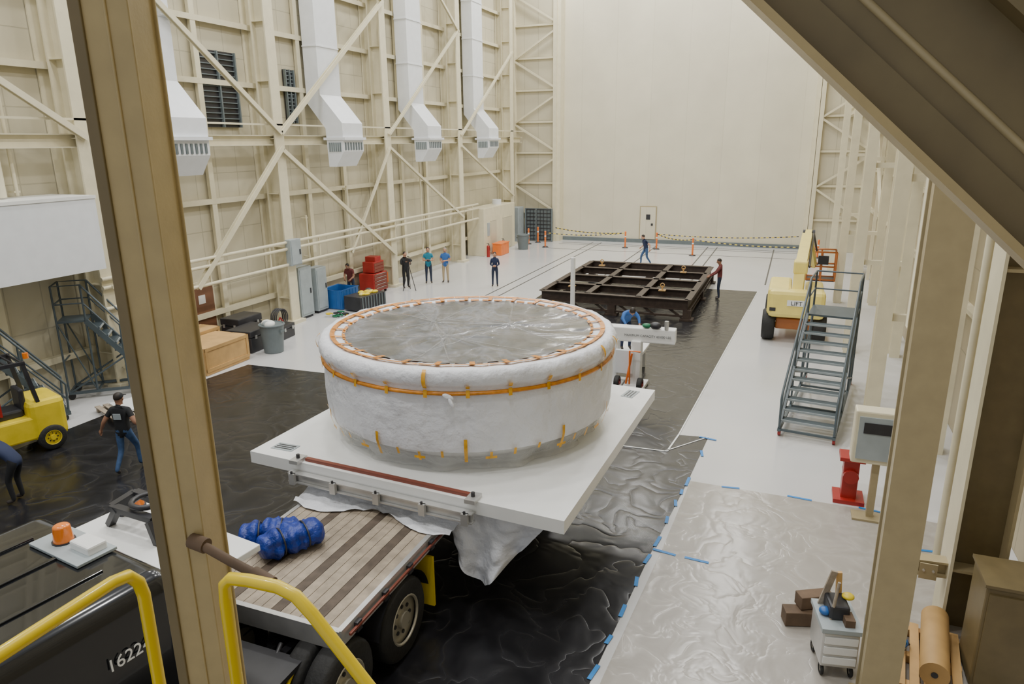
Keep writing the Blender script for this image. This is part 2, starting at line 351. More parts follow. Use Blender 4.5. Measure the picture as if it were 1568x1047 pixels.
# ---------------------------------------------------------------- right structure
for y in(17.2,25,33,41):
    p=Part('trim_wall_column')
    p.ibeam((2.05,y,0),(2.05,y,21),.30,.42,M_steel,up=(0,1,0));p.ibeam((3.4,y,0),(3.4,y,21),.3,.5,M_steel,up=(0,1,0))
    for z in(3,6,9,12):p.beam((2.0,y,z),(3.4,y,z),.15,.15,M_steel)
    p.build()
p=Part('trim_girts_right')
p.ibeam((2.5,18,8.2),(2.5,48,8.2),.3,.4,M_steel)
for z in(3.0,5.1,7.2,9.3,11.4,13.5,15.6):p.bx(3.8,4.0,2,48,z,z+.1,M_steel)
for y in(17.2,25,33):
    p.beam((3.4,y,3),(3.4,y+8,8),.12,.12,M_steel)
for y in range(19,47,4):p.beam((3.7,y,0),(3.7,y,20),.15,.15,M_steel)
p.build()
p=Part('trim_near_column')
p.ibeam((1.47,8.4,0),(1.47,8.4,21),.40,.40,M_steel2,t=.035,up=(0,1,0));p.bx(1.2,1.74,8.15,8.65,.0,.05,M_steel2)
p.bx(1.29,1.65,8.3,8.5,0,21,M_steel2)
p.build()
p=Part('trim_near_column')
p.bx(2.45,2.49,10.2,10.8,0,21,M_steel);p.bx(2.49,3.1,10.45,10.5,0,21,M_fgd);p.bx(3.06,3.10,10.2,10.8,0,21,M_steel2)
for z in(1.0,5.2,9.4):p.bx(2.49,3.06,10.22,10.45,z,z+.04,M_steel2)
p.build()
p=Part('trim_column_strut');p.ibeam((1.9,10.35,.95),(2.45,10.4,.95),.2,.24,M_steel2);p.box((2.2,10.2,.95),(.22,.02,.24),M_steel2)
for a in(-.06,.06):p.cyl((2.2+a,10.17,.97),(2.2+a,10.2,.97),.018,M_alu,seg=6)
p.build()
p=Part('brown_duct_box');p.box((3.0,9.5,.75),(.75,.7,1.46),M_fgd,bev=.03);p.bx(2.66,3.34,9.12,9.15,.1,1.4,M_fgd);p.box((3.0,9.5,1.5),(.8,.74,.04),M_fgd);p.build()
p=Part('wall_pipe_run');p.tube([(3.45,10.1,0),(3.45,10.1,6),(3.45,11,6.4),(3.45,11,14)],.05,M_steel);p.build()
p=Part('wall_pipe_run');p.tube([(2.75,12.4,0),(2.75,12.4,14)],.06,M_steel);p.build()
p=Part('wall_pipe_run');p.tube([(2.3,14.4,3.2),(2.3,15.6,3.2),(2.3,15.6,9)],.04,M_steel);p.build()
p=Part('pump_pedestal');p.bx(1.2,1.75,13.8,14.35,.0,.08,M_red);p.box((1.47,14.07,.45),(.28,.28,.8),M_red,bev=.02);p.box((1.47,14.07,.9),(.45,.45,.08),M_red,bev=.01);p.cyl((1.47,13.85,.55),(1.47,14.3,.55),.14,M_red);p.cyl((1.47,14.07,.94),(1.47,14.07,1.2),.05,M_grey);p.build()
p=Part('control_cabinet');p.bx(1.5,2.15,13.2,13.55,.012,.05,M_steel2);p.beam((1.8,13.4,.05),(1.8,13.4,1.2),.12,.12,M_steel2);p.bx(1.35,2.15,13.2,13.55,1.15,2.15,M_steel,bev=.03);p.bx(1.42,2.08,13.17,13.2,1.25,2.05,M_grey);p.bx(1.5,2.0,13.155,13.17,1.75,1.95,M_dark);p.sph((2.04,13.15,1.6),.025,M_dark);p.build()
p=Part('stair_stringer')
a=V((-1.4,3,8.378));b=V((1.9,3,5.34))
d=(b-a).normalized();n=V((-d.z,0,d.x));n=n if n.z>0 else -n
def strip(o0,o1,y0,y1,m):
    vs=[q+n*o+V((0,y,0)) for q in(a,b) for o,y in((o0,y0),(o1,y0),(o1,y1),(o0,y1))]
    p.add(vs,[(3,2,1,0),(4,5,6,7),(0,1,5,4),(1,2,6,5),(2,3,7,6),(3,0,4,7)],m)
strip(0,.03,-.02,.28,M_fg);strip(.03,1.5,0.1,.13,M_fgd);strip(.03,.16,.07,.1,M_fgd)  # web darkness is underside shade put into its colour
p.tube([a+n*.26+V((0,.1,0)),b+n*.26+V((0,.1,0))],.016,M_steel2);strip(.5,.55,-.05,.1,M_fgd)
p.build()
p=Part('trim_foreground_column')
cx,cy=-2.37,2.09
rot=Matrix.Rotation(math.radians(20),3,'Z')
def rb(x0,x1,y0,y1,m,z0=0,z1=21):
    c=rot@V(((x0+x1)/2,(y0+y1)/2,0));p.box((cx+c.x,cy+c.y,(z0+z1)/2),(x1-x0,y1-y0,z1-z0),m,rot=(0,0,math.radians(20)),bev=.004)
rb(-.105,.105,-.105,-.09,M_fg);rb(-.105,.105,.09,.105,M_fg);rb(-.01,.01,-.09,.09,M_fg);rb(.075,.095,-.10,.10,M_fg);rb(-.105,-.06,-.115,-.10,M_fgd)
rb(.02,.03,-.112,-.10,M_fg)
p.tube([(-2.26,2.0,5.17),(-2.05,1.98,5.13),(-1.93,1.97,5.11)],.020,M_block,seg=10);p.cyl((-1.93,1.97,5.11),(-1.83,1.96,5.09),.030,M_block);p.cyl((-2.28,2.0,5.17),(-2.2,2.0,5.16),.033,M_block)
p.build()
p=Part('yellow_guard_rail')
def rr(pts,r=.019):p.tube(pts,r,M_yel,seg=12)
rr([(-1.72,-1.2,5.6),(-1.72,1.22,5.6),(-1.72,1.27,5.59),(-1.72,1.3,5.55),(-1.72,1.31,5.5),(-1.72,1.31,4.4)])
rr([(-1.72,-1.2,5.1),(-1.72,1.3,5.1)])
rr([(-1.45,1.36,4.4),(-1.45,1.36,5.52),(-1.445,1.36,5.57),(-1.42,1.36,5.595),(-1.36,1.365,5.6),(-1.26,1.37,5.6),(-1.2,1.37,5.585),(-1.15,1.37,5.54),(-.98,1.37,5.35),(-.3,1.37,4.6),(-.12,1.37,4.4)])
p.bx(-1.8,.3,-1.3,1.42,4.3,4.4,M_fgd)
for x in(-1.7,.2):
    for y in(-1.2,1.3):p.beam((x,y,.012),(x,y,4.3),.12,.12,M_fg)
p.build()
# ---------------------------------------------------------------- sheets
def sheet(name,poly,z,m,th=.003):
    p=Part(name);p.prism(poly,'z',z,z+th,m);return p.build()
sheet('black_plastic_sheet',[(-16.6,-3),(-1.9,-3),(-1.93,7.6),(-1.75,11),(-1.55,13.7),(-1.42,16.2),(-2.1,16.1),(-1.7,25),(-1.25,34.2),(-10.6,34.0),(-10.3,17.3),(-13.2,17.2),(-15.9,17.1),(-16.4,13)],.002,M_black)
sheet('clear_plastic_sheet',[(-1.9,-3),(3.2,-3),(3.0,13.6),(1.94,13.7),(-1.5,13.75),(-1.6,11),(-1.8,7.6)],.007,M_clear)
p=Part('tape_seams')
for a,b,w in(((-3.2,15.0),(-2.2,15.05),.04),((-2.2,15.05),(-2.1,16.1),.04),((-2.1,16.1),(-1.25,34.2),.03),((-2.25,15.05),(-1.42,16.2),.03)):
    a=V((*a,0));b=V((*b,0));p.beam(a+V((0,0,.012)),b+V((0,0,.012)),w,.004,M_white)
p.build()
p=Part('blue_tape_marks')
for (x,y,l,ax) in [(-1.93,7.7,.3,1),(-1.9,8.4,.2,1),(-1.86,9.1,.3,1),(-1.82,9.9,.25,1),(-1.78,10.6,.3,1),(-1.72,11.2,.35,1),(-1.69,12,.25,1),(-1.64,12.7,.25,1),(-1.6,13.2,.2,1),(-1.55,13.7,.4,1),(-1.45,15.2,.3,1),(-1.42,16.1,.4,0),(-.7,13.73,.35,0),(.6,13.74,.45,0),(1.9,13.7,.5,0),(-1.55,10.9,.4,0),(-1.0,10.85,.4,0),(2.6,12.5,.5,0),(-2.0,6.9,.3,1),(-2.0,6.3,.3,1)]:
    w=(.06,l) if ax else (l,.06);p.box((x,y,.016),(w[0],w[1],.004),M_btape,rot=(0,0,random.uniform(-.2,.2)))
p.build()
# ---------------------------------------------------------------- flatbed trailer
p=Part('flatbed_truck')
X0,X1=-6.75,-4.42;DZ=1.4
n=16;w=(X1-X0-.1)/n
for i in range(n):
    x=X0+.05+i*w;m=M_wood2 if i in(4,9,13) else M_wood
    p.bx(x+.004,x+w-.004,5.75,15.6,DZ-.05,DZ,m)
p.bx(X0-.02,X0+.05,5.7,15.7,DZ-.2,DZ+.012,M_alu);p.bx(X1-.05,X1+.02,5.7,15.7,DZ-.2,DZ+.012,M_alu);p.bx(X0,X1,5.68,5.75,DZ-.25,DZ+.01,M_alu)
for i in range(16):
    y=5.95+i*.62;p.bx(X1+.02,X1+.07,y,y+.1,DZ-.17,DZ-.04,M_dark);p.bx(X0-.07,X0-.02,y,y+.1,DZ-.17,DZ-.04,M_dark)
p.bx(X1+.05,X1+.08,5.8,15.6,DZ-.1,DZ-.07,M_redbrown)
for i in range(14):p.bx(X0+.05,X1-.05,5.9+i*.7,5.98+i*.7,DZ-.15,DZ-.05,M_dark)
for x in(-6.1,-5.05):p.ibeam((x,5.8,DZ-.32),(x,15.6,DZ-.32),.14,.34,M_dark)
for x in(-6.05,-5.1):p.ibeam((x-.2,2.6,.85),(x,8.4,.85),.1,.26,M_dark)
for y in(7.1,5.75):
    for sx in(-4.55,-6.5):p.wheel((sx,y,.58),.58,.3,(1 if sx>-5 else -1,0,0));p.wheel((sx+(-.33 if sx>-5 else .33),y,.58),.58,.28,(1 if sx>-5 else -1,0,0))
    p.cyl((-6.5,y,.56),(-4.6,y,.56),.09,M_dark)
for y in(14.2,15.3):
    for sx in(-4.62,-6.5):p.wheel((sx,y,.52),.52,.3,(1 if sx>-5 else -1,0,0))
    p.cyl((-6.5,y,.52),(-4.6,y,.52),.09,M_dark)
def fen(u,v):
    t=math.pi*(.06+.88*v);return(-4.75+.4*u-.05,7.1+.68*math.cos(t),.58+.66*math.sin(t))
p.grid(fen,2,14,M_dark)
p.bx(-4.75,-4.36,7.84,7.88,.3,1.1,M_yel)
p.box((-5.4,4.9,1.05),(1.2,1.2,.06),M_dark);p.bx(-6.6,-4.7,4.9,5.1,.6,.95,M_dark)
p.tube([(-5.2,5.6,1.1),(-5.1,5.2,.95),(-5.3,4.7,1.1),(-5.5,4.6,1.4)],.03,M_dark)
p.tube([(-4.9,5.6,1.1),(-4.8,5.1,.9),(-4.9,4.6,1.0)],.025,M_yel)
T=Matrix.Translation((-6.6,2.9,0))@Matrix.Rotation(math.radians(-8),4,'Z')
def cabbox(c,d,m,bev):
    q=Part('q');q.box(c,d,m,bev=bev);p.add([T@V(v) for v in q.v],q.f,m)
bm=bmesh.new();bmesh.ops.create_cube(bm,size=1)
for v in bm.verts:
    v.co=V((v.co.x*2.45,v.co.y*3.3,v.co.z*2.3))+V((0,0,1.75))
    if v.co.z>2:v.co.x*=.94
bmesh.ops.bevel(bm,geom=bm.edges[:],offset=.2,segments=6,affect='EDGES',profile=.5);bm.verts.index_update()
p.add([T@v.co for v in bm.verts],[[v.index for v in f.verts] for f in bm.faces],M_truck,True);bm.free()
for x in(-.6,0,.6):cabbox((x,-.1,2.91),(.05,2.7,.02),M_truck,.006)
cabbox((1.2,-.5,2.15),(.03,1.0,.6),M_dark,.01)
cabbox((0,0,.45),(2.3,3.2,.4),M_dark,.03)
TT=T@Matrix.Translation((1.20,1.05,2.28))@Matrix.Rotation(math.radians(90),4,'Z')@Matrix.Rotation(math.radians(90),4,'X')@Matrix.Rotation(math.radians(-4),4,'X')
p.text('16224',.17,TT,M_white)
cabbox((-.1,2.25,2.45),(2.2,1.0,.08),M_white,.01)
cabbox((-.3,2.25,1.6),(1.7,.6,1.6),M_dark,.02)
for (x,y,z) in((-.2,1.35,2.9),(-1.0,2.6,2.49)):
    q=T@V((x,y,z));p.cyl(q,q+V((0,0,.05)),.11,M_dark);p.cyl(q+V((0,0,.05)),q+V((0,0,.2)),.095,M_amber,r2=.08,seg=18);p.sph(q+V((0,0,.2)),(.08,.08,.03),M_amber,zmin=0)
cabbox((.15,1.4,2.97),(.32,.2,.1),M_white,.02);cabbox((-.05,1.35,2.92),(.85,.4,.03),M_grey,.005)
for a,b in(((-1.0,2.4,2.5),(-.8,2.5,2.8)),((-.8,2.5,2.8),(-.1,2.5,2.8)),((-.1,2.5,2.8),(0.1,2.4,2.5)),((-.8,2.2,2.75),(-.1,2.25,2.75)),((-.8,2.5,2.8),(-.8,2.2,2.75)),((-.1,2.5,2.8),(-.1,2.25,2.75)),((-.9,2.2,2.5),(-.7,2.2,2.75)),((0,2.2,2.5),(-.1,2.2,2.75))):
    p.beam(T@V(a),T@V(b),.09,.07,M_dark)
c=T@V((-.4,2.4,2.84));p.tube([c+V((.18*math.cos(t*.5),.18*math.sin(t*.5),0)) for t in range(13)],.035,M_dark)
for sx in(-1,1):
    c=T@V((sx*1.0,-.6,.5));p.wheel(c,.5,.3,(sx,0,0))
p.build((0,0,.01))
for (x,y,a,s) in((-6.42,6.95,.6,1.0),(-6.02,6.9,1.0,1.1)):
    p=Part('blue_tarp_bundle')
    def fb(u,v,s=s):
        t=u*2*math.pi;L=(v-.5)*.85*s;rad=.17*s*(max(0,1-abs(2*v-1)**5))**.5*(1+.22*noise.noise(V((math.cos(t)*2,math.sin(t)*2,v*6+s*9)))+.1*math.sin(v*30))
        rad*=.82 if abs(v-.35)<.04 or abs(v-.7)<.04 else 1
        return(L,rad*1.25*math.cos(t),.18*s+rad*math.sin(t))
    p.grid(fb,30,36,M_blue)
    for vv in(-.13,.17):p.tube([(vv*s,.185*s*math.cos(t*.3)*1.1,.18*s+.155*s*math.sin(t*.3)) for t in range(21)],.012,M_dark)
    p.build((x,y,DZ+.01),a)
# ---------------------------------------------------------------- transport platform
p=Part('transport_platform')
PC=[(-8.0,8.42),(-2.48,8.08),(-2.30,13.65),(-7.82,14.0)]
p.prism(PC,'z',1.74,1.94,M_white)
cx,cy=sum(q[0] for q in PC)/4,sum(q[1] for q in PC)/4
p.prism([(cx+(q[0]-cx)*.8,cy+(q[1]-cy)*.85) for q in PC],'z',1.6,1.74,M_alu)
for x in(-6.3,-5.6,-4.9):p.bx(x,x+.15,8.6,13.6,1.425,1.6,M_alu)
for (x,y,r) in((-7.55,8.75,.0),(-2.72,13.25,1.4)):
    p.box((x,y,1.945),(.42,.24,.006),M_grey,rot=(0,0,r));
    for k in(-.06,0,.06):p.box((x-math.sin(r)*k,y+math.cos(r)*k,1.95),(.34,.025,.004),M_dark,rot=(0,0,r))
e0=V((-8.0,8.42,0));ed=(V((-2.48,8.08,0))-e0).normalized();en=V((ed.y,-ed.x,0))
def E(t,o,z):return e0+ed*t+en*o+V((0,0,z))
p.beam(E(1.1,-.1,1.965),E(4.1,-.1,1.965),.07,.05,M_redbrown)
p.ibeam(E(.9,.08,1.72),E(4.2,.08,1.72),.12,.16,M_alu,t=.02)
for t in(1.0,1.8,2.6,3.4,4.1):
    p.bx(E(t,.16,0).x-.05,E(t,.16,0).x+.05,E(t,.15,0).y-.03,E(t,.15,0).y+.03,1.62,1.8,M_alu);p.cyl(E(t,.16,1.72),E(t,.16,1.84),.02,M_dark,seg=6)
for t in(1.0,4.15):p.box(E(t,-.02,1.97),(.16,.26,.06),M_alu);p.cyl(E(t,-.02,2.0),E(t,-.02,2.06),.03,M_dark)
p.build()
# ---------------------------------------------------------------- wrapped heat shield
p=Part('wrapped_heat_shield')
SC=V((-5.22,11.1,0));ZT=3.62
def wob(t,r,z):
    k=noise.noise(V((math.cos(t)*3,math.sin(t)*3,z*2)))
    k2=noise.noise(V((math.cos(t)*14,math.sin(t)*14,z*.8)))
    return(.03*k+.012*k2+.006*math.sin(t*60)*max(0,(2.7-z)),.01*k)
side=[(2.53,3.38),(2.54,3.2),(2.545,3.0),(2.54,2.8),(2.53,2.6),(2.52,2.45),(2.49,2.34)]
p.lathe(side,SC,M_fabric,160,wob)
zc=ZT-.10
tor=[(2.49+.13*math.cos(a),zc+.145*math.sin(a)) for a in [math.radians(q) for q in range(-60,120,15)]]
tor=[(2.535,3.31),(2.55,3.36)]+tor+[(2.36,ZT+.03),(2.28,ZT+.03),(2.18,ZT+.015),(2.16,ZT-.01)]
def wob2(t,r,z):
    k=noise.noise(V((math.cos(t)*9,math.sin(t)*9,z)));k2=noise.noise(V((math.cos(t)*24,math.sin(t)*24,z*3+5)));return(.018*k+.012*k2,.014*k+.010*k2)
p.lathe(tor,SC,M_fabric,240,wob2)
p.lathe([(2.54,3.325),(2.585,3.315),(2.585,3.275),(2.55,3.265)],SC,M_tape,96)
H3=((-.75,.15),(.6,.45),(-.1,-.65))
def film(u,v):
    t=u*2*math.pi;r=2.18*v
    z=ZT-.05*(1-v*v)+.012*math.sin(t*24)*v**6
    for hx,hy in H3:
        q=V((r*math.cos(t)-hx,r*math.sin(t)-hy,0));d=q.length;an=math.atan2(q.y,q.x)
        z+=.03*math.exp(-d*1.2)+.014*abs(math.sin(an*4))**8*math.exp(-d*.6)
    z+=.014*noise.noise(V((r*math.cos(t)*2,r*math.sin(t)*2,1)))
    return SC+V((r*math.cos(t),r*math.sin(t),z))
p.grid(film,200,50,M_film)
def zf(x,y):
    r=math.hypot(x,y);t=math.atan2(y,x)
    return film((t/(2*math.pi))%1,r/2.18).z
for i,(hx,hy) in enumerate(H3):
    for k in range(5):
        an=k*math.pi*2/5+.4*i+.25
        ex,ey=hx+math.cos(an)*2.6,hy+math.sin(an)*2.6
        while math.hypot(ex,ey)>2.12:ex=hx+(ex-hx)*.97;ey=hy+(ey-hy)*.97
        nx,ny=-math.sin(an),math.cos(an)
        def sf(u,v):
            x=hx+(ex-hx)*u+nx*(v-.5)*(.045-.03*u);y=hy+(ey-hy)*u+ny*(v-.5)*(.045-.03*u);return SC+V((x,y,zf(x,y)+.004+.004*(1-abs(2*v-1))))
        p.grid(sf,30,2,M_seam)
def arc(r0,r1,z0,z1,t0,t1,m,th=.006):
    def f(u,v):
        t=t0+(t1-t0)*u;r=r0+(r1-r0)*v;return SC+V((r*math.cos(t),r*math.sin(t),z0+(z1-z0)*v+th))
    p.grid(f,6,1,m)
N=56
for i in range(N):
    t=2*math.pi*i/N
    arc(2.33,2.41,ZT+.04,ZT+.052,t,t+2*math.pi/N*.97,M_tape,.012)
    if i%2==0:arc(2.15,2.40,ZT+.02,ZT+.052,t-.012,t+.024,M_tape,.016)
    arc(2.16,2.21,ZT+.005,ZT+.025,t,t+2*math.pi/N*.7,M_tape,.012)
for i in range(26):
    t=2*math.pi*i/26+.05
    a0=math.radians(-60);a1=math.radians(-30+random.uniform(-5,20))
    if i%5==0:a1=math.radians(60)
    f=lambda u,v:SC+V(((2.50+.16*math.cos(a0+(a1-a0)*v))*math.cos(t+.022*u),(2.50+.16*math.cos(a0+(a1-a0)*v))*math.sin(t+.022*u),zc+.165*math.sin(a0+(a1-a0)*v)))
    p.grid(f,1,8,M_tapey)
    arc(2.592,2.60,3.36,3.24,t,t+.022,M_tapey,0)
p.lathe([(2.46,2.36),(2.25,2.2),(2.0,2.05),(1.8,1.95)],SC,M_white,96)
def wobs(t,r,z):
    g=(2.36-z)/.4;k=math.sin(t*13)+.6*math.sin(t*23+1);return(.05*k*g+.02*noise.noise(V((math.cos(t)*6,math.sin(t)*6,z*3))),0)
p.lathe([(2.50,2.40),(2.45,2.28),(2.33,2.12),(2.21,2.0),(2.26,1.948)],SC,M_skirt,200,wobs)
def rad(z):
    return 2.565 if z>2.42 else 2.53+(z-2.42)*.35+.035
for i in range(44):
    t=2*math.pi*i/44+random.uniform(-.03,.03);big=i%4==0;L=random.choice([.1,.12,.16]) if not big else .40;w=.016 if not big else .02
    z0=2.38+(.2 if big else random.uniform(-.04,.03))
    f=lambda u,v:SC+V((rad(z0-L*v)*math.cos(t+w*(u-.5)),rad(z0-L*v)*math.sin(t+w*(u-.5)),z0-L*v))
    p.grid(f,2,6,M_tapey)
    if i%3==1:
        f=lambda u,v:SC+V((rad(2.26)*math.cos(t+.07*(u-.5)),rad(2.26)*math.sin(t+.07*(u-.5)),2.27-.04*v))
        p.grid(f,4,1,M_tapey)
t=math.radians(-72)
p.sph(SC+V((2.62*math.cos(t),2.62*math.sin(t),3.27)),(.09,.035,.04),M_fabric,rot=(0,.4,.3));p.sph(SC+V((2.64*math.cos(t)+.05,2.64*math.sin(t),3.19)),(.03,.025,.08),M_fabric,rot=(0,-.5,0))
p.build()
p=Part('draped_white_cover')
def dr(u,v):
    x=-4.40+1.65*u;bot=.45+1.15*abs(u-.36)**1.1*1.2
    z=1.73-(1.73-bot)*v
    y=8.35-.12*math.sin(u*14)*v-.1*v+.25*abs(u-.4)*v
    return(x+(.36-u)*.55*v,y+.05*noise.noise(V((u*8,v*6,0))),z)
p.grid(dr,40,24,M_fabric)
def dr2(u,v):
    x=-6.9+2.75*u;y=8.05+.5*v-.15*math.sin(u*9)*(1-v);return(x,y,1.43+.10*abs(noise.noise(V((u*9,v*4,3))))+.15*v**3)
p.grid(dr2,50,8,M_fabric);p.build()
# ---------------------------------------------------------------- far dark steel frame
p=Part('steel_ground_frame')
x0,x1,y0,y1,zt=-9.55,-3.55,27.6,35.6,.82
for x in(x0,x1):p.ibeam((x,y0,zt-.2),(x,y1,zt-.2),.25,.4,M_brown)
for y in(y0,y1):p.ibeam((x0,y,zt-.2),(x1,y,zt-.2),.25,.4,M_brown)
for x in(-7.6,-5.5):p.ibeam((x,y0,zt-.15),(x,y1,zt-.15),.25,.3,M_brown)
for y in(29.5,31.6,33.7):p.ibeam((x0,y,zt-.15),(x1,y,zt-.15),.25,.3,M_brown)
for x in(x0,x1,-6.55):
    for y in(y0,y1,31.6):
        p.bx(x-.15,x+.15,y-.15,y+.15,.08,zt-.4,M_brown);p.bx(x-.25,x+.25,y-.25,y+.25,.008,.08,M_brown)
for k in range(6):p.beam((x0+.3+k,y0,.42),(x0+.8+k,y0,.1),.08,.08,M_brown)
p.bx(x0,x1,y0-.06,y0+.06,.12,.2,M_brown);p.bx(x1-.06,x1+.06,y0,y1,.12,.2,M_brown)
for (x,y) in((-8.7,34.3),(-4.6,33.6),(-8.6,28.8),(-4.8,29.1)):
    p.bx(x-.14,x+.14,y-.12,y+.12,zt-.01,zt+.03,M_kraft);p.cyl((x,y,zt),(x,y,zt+.2),.035,M_kraft);p.tube([(x+.08*math.cos(t*.5),y,zt+.22+.08*math.sin(t*.5)) for t in range(13)],.022,M_kraft)
p.build()
# ---------------------------------------------------------------- boom lift
p=Part('boom_lift')
for (x,y) in((-.50,25.9),(1.15,25.9),(-.50,28.6),(1.15,28.6)):
    p.wheel((x,y,.54),.54,.42,(1 if x>.4 else -1,0,0),M_jlg)
p.box((.33,27.25,.62),(1.2,3.1,.38),M_rust,bev=.04)
for y in(25.9,28.6):p.cyl((-.4,y,.52),(1.1,y,.52),.1,M_dark)
p.cyl((.33,27.2,.78),(.33,27.2,.95),.5,M_dark,seg=24)
p.box((-.22,26.7,1.42),(.75,2.5,.9),M_jlg,bev=.1);p.box((.92,26.7,1.38),(.6,2.4,.8),M_jlg,bev=.1)
p.box((.35,25.6,1.38),(1.8,.6,.95),M_jlg,bev=.14)
p.box((.35,25.28,1.45),(.6,.02,.2),M_white);p.text('LIFT',.2,Matrix.Translation((.35,25.265,1.38))@Matrix.Rotation(math.radians(90),4,'X'),M_dark)
for x in(-.4,1.1):p.box((x,25.3,1.2),(.2,.03,.12),M_dark)
p.box((.35,27.0,1.1),(1.6,2.4,.12),M_dark)
p.beam((.35,26.0,1.5),(.38,26.3,2.5),.34,.5,M_jlg);p.box((.38,26.25,2.55),(.46,.55,.45),M_jlg,bev=.06)
p.beam((.38,26.1,2.55),(.55,30.0,3.05),.36,.46,M_jlg);p.beam((.53,29.2,2.95),(.62,31.0,3.15),.24,.3,M_jlg)
p.beam((.62,31.0,3.15),(.95,31.9,1.7),.2,.24,M_jlg);p.cyl((.4,31.0,3.15),(.85,31.0,3.15),.14,M_dark)
p.cyl((.42,26.5,1.7),(.47,28.2,2.6),.06,M_alu);p.tube([(.65,26,2.6),(.7,28,2.9),(.8,30.5,3.2),(1,31.5,2.4)],.04,M_dark)
for z in(1.15,1.7,2.3):
    p.tube([(.7,31.8,z),(1.8,31.8,z),(1.8,32.7,z),(.7,32.7,z)],.035,M_rust,closed=True)
for x in(.7,1.25,1.8):
    for y in(31.8,32.7):p.tube([(x,y,1.1),(x,y,2.3)],.035,M_rust)
p.bx(.7,1.8,31.8,32.7,1.08,1.14,M_dark);p.bx(1.1,1.5,31.7,31.85,1.8,2.15,M_dark)
p.build()
# ---------------------------------------------------------------- rolling ladders
def ladder(name,loc,rz,W,H,run,nst,plat,cast=None):
    p=Part(name);m=M_stair;h=W/2
    for sx in(-h,h):
        p.beam((sx,0,.18),(sx,run,H),.06,.14,m);p.beam((sx,-.05,.18),(sx,run+plat,.18),.07,.07,m)
        p.tube([(sx,0,.18),(sx,-.05,.95),(sx,.05,1.1),(sx,run,H+1.0),(sx,run+plat,H+1.0),(sx,run+plat,.18)],.028,m)
        p.tube([(sx,.0,.6),(sx,run,H+.5),(sx,run+plat,H+.5)],.022,m)
        p.tube([(sx,run,.18),(sx,run,H+1.0)],.028,m);p.tube([(sx,run*.5,.18),(sx,run*.5,H*.5+.95)],.025,m)
        p.tube([(sx,run+plat,.18),(sx,run*.5,H*.5)],.025,m);p.tube([(sx,run,.2),(sx,run+plat,H)],.02,m)
        for y in(.1,run+plat-.05):
            p.cyl((sx,y,.18),(sx,y,.1),.03,m);p.cyl((sx-.03,y,.09),(sx+.03,y,.09),.09,cast or M_rubber)
    for i in range(nst):
        t=(i+1)/(nst+1);p.box((0,run*t,.18+(H-.18)*t),(W,.26,.035),m)
        p.box((0,run*t-.13,.18+(H-.18)*t),(W,.02,.05),M_grey)
    p.box((0,run+plat/2,H),(W,plat,.05),m)
    for y in(0,run*.5,run,run+plat):p.beam((-h,y,.18),(h,y,.18),.05,.05,m)
    for z in(H+.5,H+1.0,H*.5):p.tube([(-h,run+plat,z),(h,run+plat,z)],.022,m)
    p.build(loc,rz)
ladder('rolling_staircase',(.72,16.75,0),-.13,1.2,2.2,3.6,11,1.3,M_red)
ladder('rolling_ladder',(-16.85,14.6,.006),math.pi-.85,.8,2.2,1.6,8,.7)
ladder('rolling_ladder',(-17.3,11.9,.006),math.pi-.5,.8,2.1,1.5,8,.7)
# ---------------------------------------------------------------- forklift
p=Part('forklift')
p.box((0,.75,.75),(1.15,.75,.95),M_fork,bev=.12);p.box((0,0,.6),(1.1,1.3,.55),M_fork,bev=.05);p.box((0,.05,.95),(.6,.6,.2),M_dark,bev=.05);p.box((0,.38,1.25),(.55,.12,.5),M_dark,bev=.04)
p.box((0,1.1,.9),(.8,.1,.4),M_dark,bev=.03)
for x in(-.5,.5):
    p.wheel((x,-.65,.36),.36,.26,(1 if x>0 else -1,0,0),M_fork);p.wheel((x,.75,.3),.3,.22,(1 if x>0 else -1,0,0),M_fork)
    p.beam((x,.6,1.2),(x,.45,2.15),.08,.08,M_dark);p.beam((x,-.55,.85),(x,-.4,2.15),.08,.08,M_dark);p.beam((x,-.5,2.15),(x,.5,2.15),.08,.08,M_dark)
    p.beam((x*.7,-.95,.1),(x*.7,-.95,2.2),.1,.14,M_dark);p.box((x*.5,-1.6,.08),(.12,1.2,.04),M_dark);p.box((x*.5,-1.02,.4),(.12,.04,.6),M_dark)
for k in range(7):p.beam((-.5,-.45+k*.15,2.17),(.5,-.45+k*.15,2.17),.03,.04,M_dark)
for z in(.5,1.2,2.1):p.beam((-.4,-.95,z),(.4,-.95,z),.08,.1,M_dark)
p.tube([(.0,-.35,1.0),(0,-.2,1.35)],.025,M_dark);p.tube([(.17*math.cos(t*.5),-.2+.14*math.sin(t*.5),1.35+.1*math.sin(t*.5)) for t in range(13)],.015,M_dark)
p.cyl((.3,.6,2.2),(.3,.6,2.32),.06,M_amber);p.box((.35,-.1,1.25),(.08,.05,.5),M_red)
p.build((-16.35,9.75,.01),math.radians(-18))
# ---------------------------------------------------------------- small props
def crate(loc,sx,sy,sz,rz):
    p=Part('plywood_crate');p.box((0,0,.1+sz/2),(sx,sy,sz),M_ply)
    for x in(-1,0,1):p.box((x*(sx/2-.06),0,.05),(.1,sy,.1),M_ply)
    for s in(-1,1):
        for x in(-1,0,1):p.box((x*(sx/2-.05),s*(sy/2+.01),.1+sz/2),(.1,.025,sz),M_kraft)
        for z in(.05,sz-.05):p.box((0,s*(sy/2+.012),.1+z),(sx,.025,.1),M_kraft)
        for y in(-1,1):p.box((s*(sx/2+.01),y*(sy/2-.05),.1+sz/2),(.025,.1,sz),M_kraft)
        for z in(.05,sz-.05):p.box((s*(sx/2+.012),0,.1+z),(.025,sy,.1),M_kraft)
    p.build(loc,rz)
crate((-16.9,16.65,.01),1.3,1.9,.75,.02);crate((-18.05,17.3,0),.8,1.1,.85,.02)
